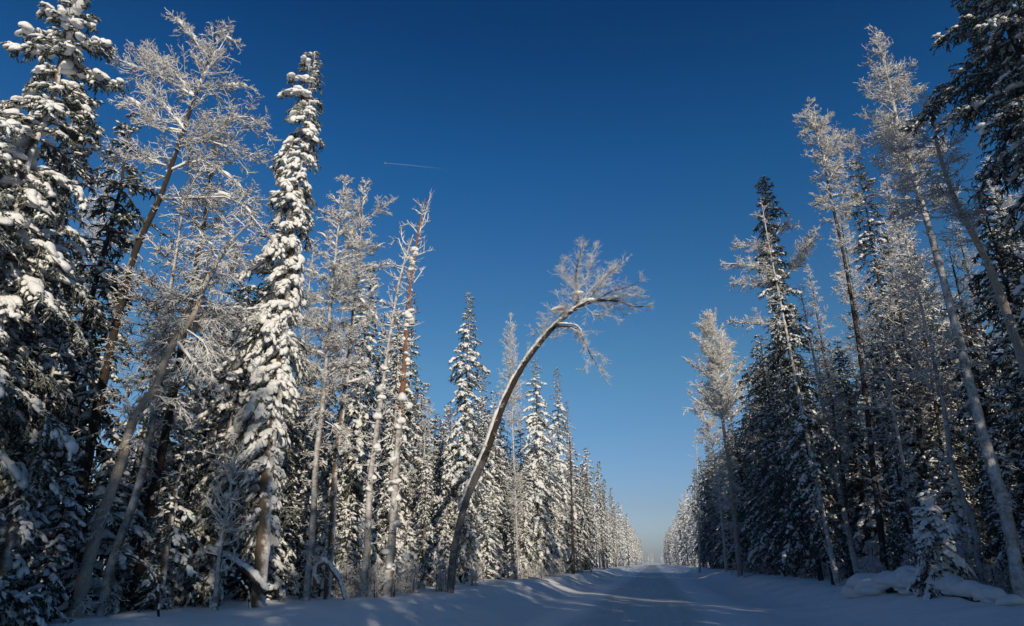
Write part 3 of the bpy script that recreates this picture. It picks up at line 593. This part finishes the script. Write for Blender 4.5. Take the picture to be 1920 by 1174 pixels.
q_ = np.array([np.array(base(px, np.interp(px, [1620, 1880], [27.2, 18.3]) + rng.normal() * .35)) for px in np.concatenate([rng.uniform(1620, 1765, 36), rng.uniform(1765, 1900, 10)])]); s_ = np.concatenate([rng.uniform(.22, .50, 36), rng.uniform(.14, .3, 10)]); q_[:36, 2] += rng.uniform(0, .38, 36)
md = single('snow_mound', mk_mesh('snow_mound', [blobs(q_ - q_[0], nrm(rng.normal(size=(46, 3)) * [1, 1, .05]), np.stack([s_ * 1.5, s_ * 1.2, s_ * .75], 1), 2, lump=.3)], [M['snow']]), tuple(q_[0])); tag(md, 'lumpy rounded snow mound heaped against the fallen log at the right roadside', 'snow mound')
log('fallen_log', 'short snow covered log end in the bottom right corner', [gp(8.3, 15.6, .1), gp(8.9, 14.0, .45), gp(9.6, 12.9, .5)], .15, .12, .38, n=30, seed=2)
w_ = [W(390, 1035, 19.2), W(430, 1052, 19.), W(470, 1078, 18.8), W(500, 1112, 18.6)]
log('fallen_tree', 'snow topped trunk fallen against the foot of the tall thin spruce', w_, .05, .08, .085, n=60, seed=3, cat='fallen tree')
w_ = [W(590, 1100, 21.6), W(594, 1068, 21.6), W(606, 1056, 21.6), W(624, 1072, 21.6), W(638, 1095, 21.6), W(646, 1125, 21.6)]
log('broken_trunk', 'broken arched stump with orange wood right of the frosted larch pair', w_, .06, .035, .075, 'bark_orange', n=30, seed=4, cat='stump')
for i, (q, Dd, nm) in enumerate([([(300, 1110), (285, 1075), (250, 1045), (232, 1040)], 16.5, 'thin bent bare sapling in the shade at lower left'), ([(470, 1130), (462, 1105), (448, 1088), (430, 1080)], 18.8, 'curved frosted sapling under the fallen trunk'),
        ([(990, 1082), (1010, 1078), (1030, 1076)], 50, 'dark branch lying on the left snowbank'), ([(1392, 1060), (1405, 1068), (1420, 1078)], 60, 'dark stick poking from the right snowbank')]):
    b0 = base(*((q[0][0], Dd))); w_ = [b0 - UP * .1] + [W(a_, c_, Dd) for a_, c_ in q[1:]] if i < 2 else [W(a_, c_, Dd) for a_, c_ in q]
    if i > 1: w_ = [np.array(gp(p[0], p[1], .12)) for p in w_]
    log('bent_sapling' if i < 2 else 'fallen_branch', nm, w_, .03, .015, .035, n=12, seed=10 + i, cat='sapling' if i < 2 else 'branch')

# ------------------------------------------------------------------ the rest of the forest: copies
def vpath(H, seed, wig=.035, K=18):
    rng = np.random.default_rng(seed); P = np.zeros((K + 1, 3)); P[:, 2] = np.linspace(-.4, H, K + 1)
    P[:, :2] = np.cumsum(rng.normal(size=(K + 1, 2)), 0) * wig * H / 12; P -= P[0] * [1, 1, 0]; return P
PROTO = {}; USED = set(); YOUNG = {}
def proto(key, name, parts, cat, one=False):
    if one:
        ch = []; ms = []
        for pn, (c, m_) in parts.items():
            for v, f, k in c: ch.append((v, f, k + len(ms)))
            ms += m_
        r = single(name, mk_mesh(name, ch, ms)); r['category'] = cat; KIDS[r.name] = []
    else:
        r = make(name, parts, (0, 0, 0), 'tree', cat); KIDS[r.name] = [o for o in COL.objects if o.parent == r]
    PROTO.setdefault(key, []).append(r)
for i in range(5):
    proto('spruce', SPR, spruce(vpath(12.5, 300 + i), [2.3, 1.9, 2.6, 2.2, 1.8][i], .03, 310 + i, 10, [1.1, .9, 1.1, .8, 1.][i], .9, 1.3, .16, ['bark', 'bark_dark'][i % 2], ['needle', 'needle_dark'][i % 2], gap=.1, shape=[.5, .45, .65, .5, .4][i], tuft=1.3), 'spruce')
for i in range(3):
    proto('dark_spruce', SPR, spruce(vpath(12.5, 380 + i), [2.4, 2.0, 2.7][i], .03, 390 + i, 11, .6, .9, 1.2, .16, 'bark_dark', 'needle_dark', gap=.1, shape=[.5, .42, .6][i], tuft=1.3), 'spruce')
for i in range(3):
    proto('larch', LAR, larch(vpath(13, 320 + i), [1.6, 1.9, 1.3][i], [.3, .4, .2][i], 330 + i, 6, .75, .14, ['bark_white', 'bark_dark', 'bark_white'][i], 'frost', .25, .2, thick=1.3), 'larch')
proto('birch', BIR, larch(vpath(12, 340, .06), 1.7, .45, 341, 6, .8, .12, 'bark_white', 'frost', .6, .0, hang=.3, thick=1.3), 'birch')
for i in range(3):
    proto('young', 'young_spruce', spruce(vpath(4.5, 395 + i), [1.3, 1.0, 1.5][i], .03, 396 + i, 14, 1.2, 1., 1.2, .07, 'bark_dark', 'needle_dark', gap=.1, shape=.6), 'young spruce')
for i in range(5):
    proto('far_spruce', SPR, spruce(vpath(16, 350 + i), [2.2, 1.6, 2.7, 2.0, 1.3][i], [.06, .2, .04, .35, .1][i], 360 + i, [5, 6, 4.5, 6, 7][i], [1.6, 1.2, 1.7, 1.3, 1.][i], .4, 1.3, .2, gap=.1, shape=.5, tuft=2.6, blob=1), 'spruce', True)
for i in range(2):
    proto('far_larch', LAR, larch(vpath(16, 370 + i), [2.0, 2.4][i], .35, 380 + i, 4., .45, .2, ['bark_white', 'bark_dark'][i], 'frost', .3, .2, thick=3.2), 'larch', True)
RN = np.random.default_rng(77)
WORD = {'spruce': 'spruce', 'larch': 'larch', 'birch': 'birch'}
def put(kind, x, y, H, where, group, lean=.03):
    if kind == 'spruce' and x > 0 and y > 8: kind = 'dark_spruce'
    ps = PROTO[kind]; p = ps[RN.integers(len(ps))]; k = kind.replace('far_', '').replace('dark_', '')
    h0 = {'spruce': 12.5, 'dark_spruce': 12.5, 'young': 4.5, 'shrub': 1., 'larch': 13., 'birch': 12., 'far_spruce': 16., 'far_larch': 16.}[kind]; s = H / h0
    loc = (x, y, float(ground(x, y))); rz = RN.uniform(0, 6.28); sc = (s * RN.uniform(.85, 1.2),) * 2 + (s,)
    ln = (RN.normal() * lean, RN.normal() * lean); adj = {'young': 'snow bent', 'shrub': 'frosted', 'spruce': 'dark snow flecked' if kind == 'dark_spruce' else 'snowy', 'larch': 'frosted', 'birch': 'frosted'}[k]
    k = 'young spruce' if k == 'young' else k; lab = f'{adj} {k} {where}'; gr = f'{group} {k} trees'
    if p.name not in USED: USED.add(p.name); place(p, loc, rz, sc, ln); p['label'] = lab; p['group'] = gr
    else: copy(p, loc, rz, sc, ln, lab, gr)
def kindof(pl): return 'larch' if RN.random() < pl else ('birch' if RN.random() < .12 else 'spruce')
# behind the front row, left
for X_, y0, dy in ((-13.2, 12, 3.4), (-16.5, 9, 3.2), (-20, 12, 3.6)):
    y = y0; ye = 125 if abs(X_) < 20 else 80
    while y < ye:
        put('dark_spruce' if RN.random() < .3 else kindof(.42), X_ + RN.normal() * .7, y, RN.uniform(8.5, 15.) + max(0, y - 45) * .04, 'standing deep in the left forest behind the front row', 'left background'); y += dy * RN.uniform(.7, 1.4)
y = 58
while y < 125: put(kindof(.38), -10.8 + RN.normal() * .8, y, RN.uniform(8.5, 18), 'in the left front row past the thin dark trunk', 'left middle distance'); y += 3.2 * RN.uniform(.7, 1.4)
for X_, y0, dy in ((12.4, 20, 3.2), (15.3, 16, 3.2), (19, 18, 3.8)):
    y = y0; ye = 125 if abs(X_) < 20 else 80
    while y < ye:
        put(kindof(.3), X_ + RN.normal() * .7, y, RN.uniform(13, 17) + max(0, y - 50) * .03, 'standing deep in the right forest behind the front row', 'right background'); y += dy * RN.uniform(.7, 1.4)
y = 46
while y < 125: put(kindof(.12), 10.3 + RN.normal() * .6, y, RN.uniform(14, 18.5), 'in the right front row among dark trunks', 'right middle distance'); y += 3. * RN.uniform(.7, 1.4)
# low growth at the forest edge
for s_, x0, y0 in ((-1, 11.2, 13), (1, 11.2, 20)):
    y = y0
    while y < 70: put('young', s_ * (x0 + RN.uniform(-.2, 2.)), y, RN.uniform(2.5, 6), ('low under the left forest edge' if s_ < 0 else 'low under the right forest edge'), ('left undergrowth' if s_ < 0 else 'right undergrowth')); y += 1.9 * RN.uniform(.6, 1.4)
# frosted shrubs and weeds poking through the snow along the verge
for i in range(3):
    q = [larch(vpath([.9, 1.3, .7][i], 420 + 5 * i + j, .1), .4, .1, 430 + 5 * i + j, 9, 1.1, .015, 'bark_dark', 'frost', 1.4, .2, thick=.7, gap=0) for j in range(3)]
    ch = [[], []]
    for j, p_ in enumerate(q):
        o_ = np.array([.25 * math.cos(j * 2.1), .25 * math.sin(j * 2.1), 0])
        for v, f, k in p_['trunk'][0]: ch[0].append((v + o_, f, 0))
        for v, f, k in p_['crown'][0]: ch[1].append((v + o_, f, k))
    proto('shrub', 'frosted_shrub', {'stems': (ch[0], [M['bark_dark']]), 'twigs': (ch[1], q[0]['crown'][1])}, 'shrub')
for i in range(54):
    s_ = -1 if i % 2 else 1; y = 24 + 55 * RN.random() ** 1.4; put('shrub', s_ * (RN.uniform(8.7, 10.6) + (0 if s_ > 0 else .6)), y, RN.uniform(.5, 1.25), 'poking out of the snow along the ' + ('left' if s_ < 0 else 'right') + ' verge', 'left verge' if s_ < 0 else 'right verge', .15)
# far tree lines
for s_, nm in ((-1, 'left'), (1, 'right')):
    for X_, dy in ((10.6, 4.6), (14, 6.), (19, 8)):
        y = 125.
        while y < 235:
            k = 'far_larch' if RN.random() < .42 else 'far_spruce'
            put(k, s_ * (X_ + RN.normal() * .7), y, RN.uniform(10, 22), f'in the distant {nm} tree line near the end of the road', f'far {nm}', .02); y += dy * RN.uniform(.7, 1.4)
# trees of the right side behind and beside the viewer: they shade the road
for X_, y0, dy in ((9.6, -52, 2.0), (12.6, -58, 2.3), (16, -62, 2.7), (20.5, -66, 3.)):
    y = y0
    while y < 9: put(kindof(.2), X_ + RN.normal() * .5, y, RN.uniform(*((17, 21.5) if y < -22 else (15, 19) if X_ > 12 else (13.5, 17.5))), 'standing on the right beside the viewer', 'right near'); y += dy * RN.uniform(.75, 1.3)

# beyond 235 m nobody can count them: one mass for each side and the far-off wood across the end of the road
SRC = []
for i in range(4):
    p = vpath(16, 350 + i)
    pr = spruce(p, [2.3, 1.9, 2.6, 2.][i], .06, 400 + i, 3.6, 2.2, .3, 1.2, .2, gap=.1, shape=.5, tuft=4.2, blob=0) if i < 3 else larch(p, 2.3, .35, 404, 3., .3, .2, 'bark_white', 'frost', .3, .2, thick=4.)
    SRC.append([(v, f, pn) for pn, (c, ms) in pr.items() for v, f, k in c if len(v)])
def wood(name, label, spots):
    ch = []; mi = {'trunk': 0, 'crown': 1, 'snow_load': 2}
    for i, (x, y, H) in enumerate(spots):
        q = 3 if i % 4 == 3 else (i * 7) % 3; c_, s_ = math.cos(i * 1.7), math.sin(i * 1.7); z = float(ground(x, y)) if y < 600 else -.5
        for v, f, pn in SRC[q]:
            v = v * (H / 16); ch.append((np.stack([v[:, 0] * c_ - v[:, 1] * s_ + x, v[:, 0] * s_ + v[:, 1] * c_ + y, v[:, 2] + z], 1), f, mi[pn] if q < 3 else (3 if pn == 'trunk' else 4)))
    tag(single(name, mk_mesh(name, ch, [M['bark'], M['needle'], M['snow'], M['bark_white'], M['frost']])), label, 'wood', kind='stuff')
for s_, nm in ((-1, 'left'), (1, 'right')):
    wood('far_tree_line', f'far end of the {nm} tree line shrinking towards the vanishing point of the road',
         [(s_ * (X_ + RN.normal() * .7), y + RN.uniform(-2, 2), RN.uniform(13.5, 21)) for X_, dy in ((10.6, 5.), (14.5, 7.)) for y in np.arange(237, 620, dy)])
wood('deep_forest', 'dense dark forest interior deep behind the left tree line', [(-RN.uniform(23, 32), y, RN.uniform(10, 14)) for y in np.arange(12, 235, 2.6)])
wood('deep_forest', 'dense dark forest interior deep behind the right tree line', [(RN.uniform(22, 31), y, RN.uniform(11, 15)) for y in np.arange(18, 235, 2.6)])
wood('distant_wood', 'pale far off wood closing the gap at the end of the road', [(RN.uniform(-60, 300), RN.uniform(950, 1200), RN.uniform(12, 19)) for i in range(130)])

# ------------------------------------------------------------------ contrail and airliner
m, t, b = mat('contrail_vapour', 1.); out = t.nodes['Material Output']
tr = N(t, 'ShaderNodeBsdfTransparent'); mx = N(t, 'ShaderNodeMixShader'); tc = N(t, 'ShaderNodeTexCoord'); sx = N(t, 'ShaderNodeSeparateXYZ')
t.links.new(tc.outputs['Object'], sx.inputs[0]); b.inputs['Base Color'].default_value = (.85, .85, .87, 1)
fade = maprange(t, sx.outputs[0], -200, 1500, .085, .0)
t.links.new(fade, mx.inputs[0]); t.links.new(tr.outputs[0], mx.inputs[1]); t.links.new(b.outputs[0], mx.inputs[2]); t.links.new(mx.outputs[0], out.inputs['Surface'])
p0, p1 = W(722, 306, 12000), W(900, 322, 12000); d = p1 - p0; Lc = np.linalg.norm(d); d /= Lc
ax = nrm(np.cross(UP, d)); R3 = np.stack([d, ax, np.cross(d, ax)], 1)
P = np.stack([np.linspace(30, Lc, 40), 0 * np.linspace(0, 1, 40), 6 * np.sin(np.linspace(0, 9, 40))], 1)
c = single('contrail', mk_mesh('contrail', [tubes(P[None], np.linspace(7, 18, 40)[None], 8)], [m]))
import mathutils
MW = mathutils.Matrix([list(R3[i]) + [p0[i]] for i in range(3)] + [[0, 0, 0, 1]])
c.matrix_world = MW; tag(c, 'thin faint white vapour trail crossing the blue sky', 'contrail')
m, t, b = mat('airliner_paint', .35); b.inputs['Base Color'].default_value = (.8, .8, .82, 1)
def slab(pts, th):
    n = len(pts); p = np.array(pts, float); V = np.concatenate([p + [0, 0, th], p - [0, 0, th]])
    q = [np.array([[0, 1, 2, 3]]), np.array([[7, 6, 5, 4]])] + [np.array([[i, i + 4, (i + 1) % 4 + 4, (i + 1) % 4]]) for i in range(4)]
    return (V, np.concatenate(q), 0)
e = bpy.data.objects.new('airliner', None); COL.objects.link(e); e.matrix_world = MW
tag(e, 'tiny bright airliner at the head of the vapour trail', 'aeroplane')
def pt(nm, ch): o = bpy.data.objects.new(nm, mk_mesh(nm, ch, [m])); COL.objects.link(o); o.parent = e
pt('fuselage', [tubes(np.stack([np.linspace(-24, 24, 9), np.zeros(9), np.zeros(9)], 1)[None], np.array([[.3, 2., 2.9, 3, 3, 3, 2.6, 1.6, .3]]), 10)])
for s_ in (1, -1): pt('wing', [slab([(-6, 2.6 * s_, -1), (2, 2.6 * s_, -1), (14, 28 * s_, 1), (10, 28 * s_, 1)], .4)])
pt('tail_fin', [slab([(16, 0, 0), (23, 0, 0), (25, .2, 9), (22, -.2, 9)], .5)])

# ------------------------------------------------------------------ thin cold haze down the road
m = bpy.data.materials.new('haze_air'); m.use_nodes = True; t = m.node_tree; t.nodes.clear()
o_ = N(t, 'ShaderNodeOutputMaterial'); v_ = N(t, 'ShaderNodeVolumePrincipled'); v_.inputs['Color'].default_value = (.85, .88, .95, 1)
v_.inputs['Density'].default_value = HAZE; v_.inputs['Anisotropy'].default_value = 0.0; t.links.new(v_.outputs[0], o_.inputs['Volume'])
bx = np.array([(x, y, z) for z in (-3, 32) for x, y in ((-400, -90), (400, -90), (400, 1300), (-400, 1300))], float)
hz = single('haze', mk_mesh('haze', [(bx, np.array([[3, 2, 1, 0], [4, 5, 6, 7], [0, 1, 5, 4], [1, 2, 6, 5], [2, 3, 7, 6], [3, 0, 4, 7]]), 0)], [m]))
tag(hz, 'thin pale winter haze filling the far end of the road', 'haze', kind='stuff')
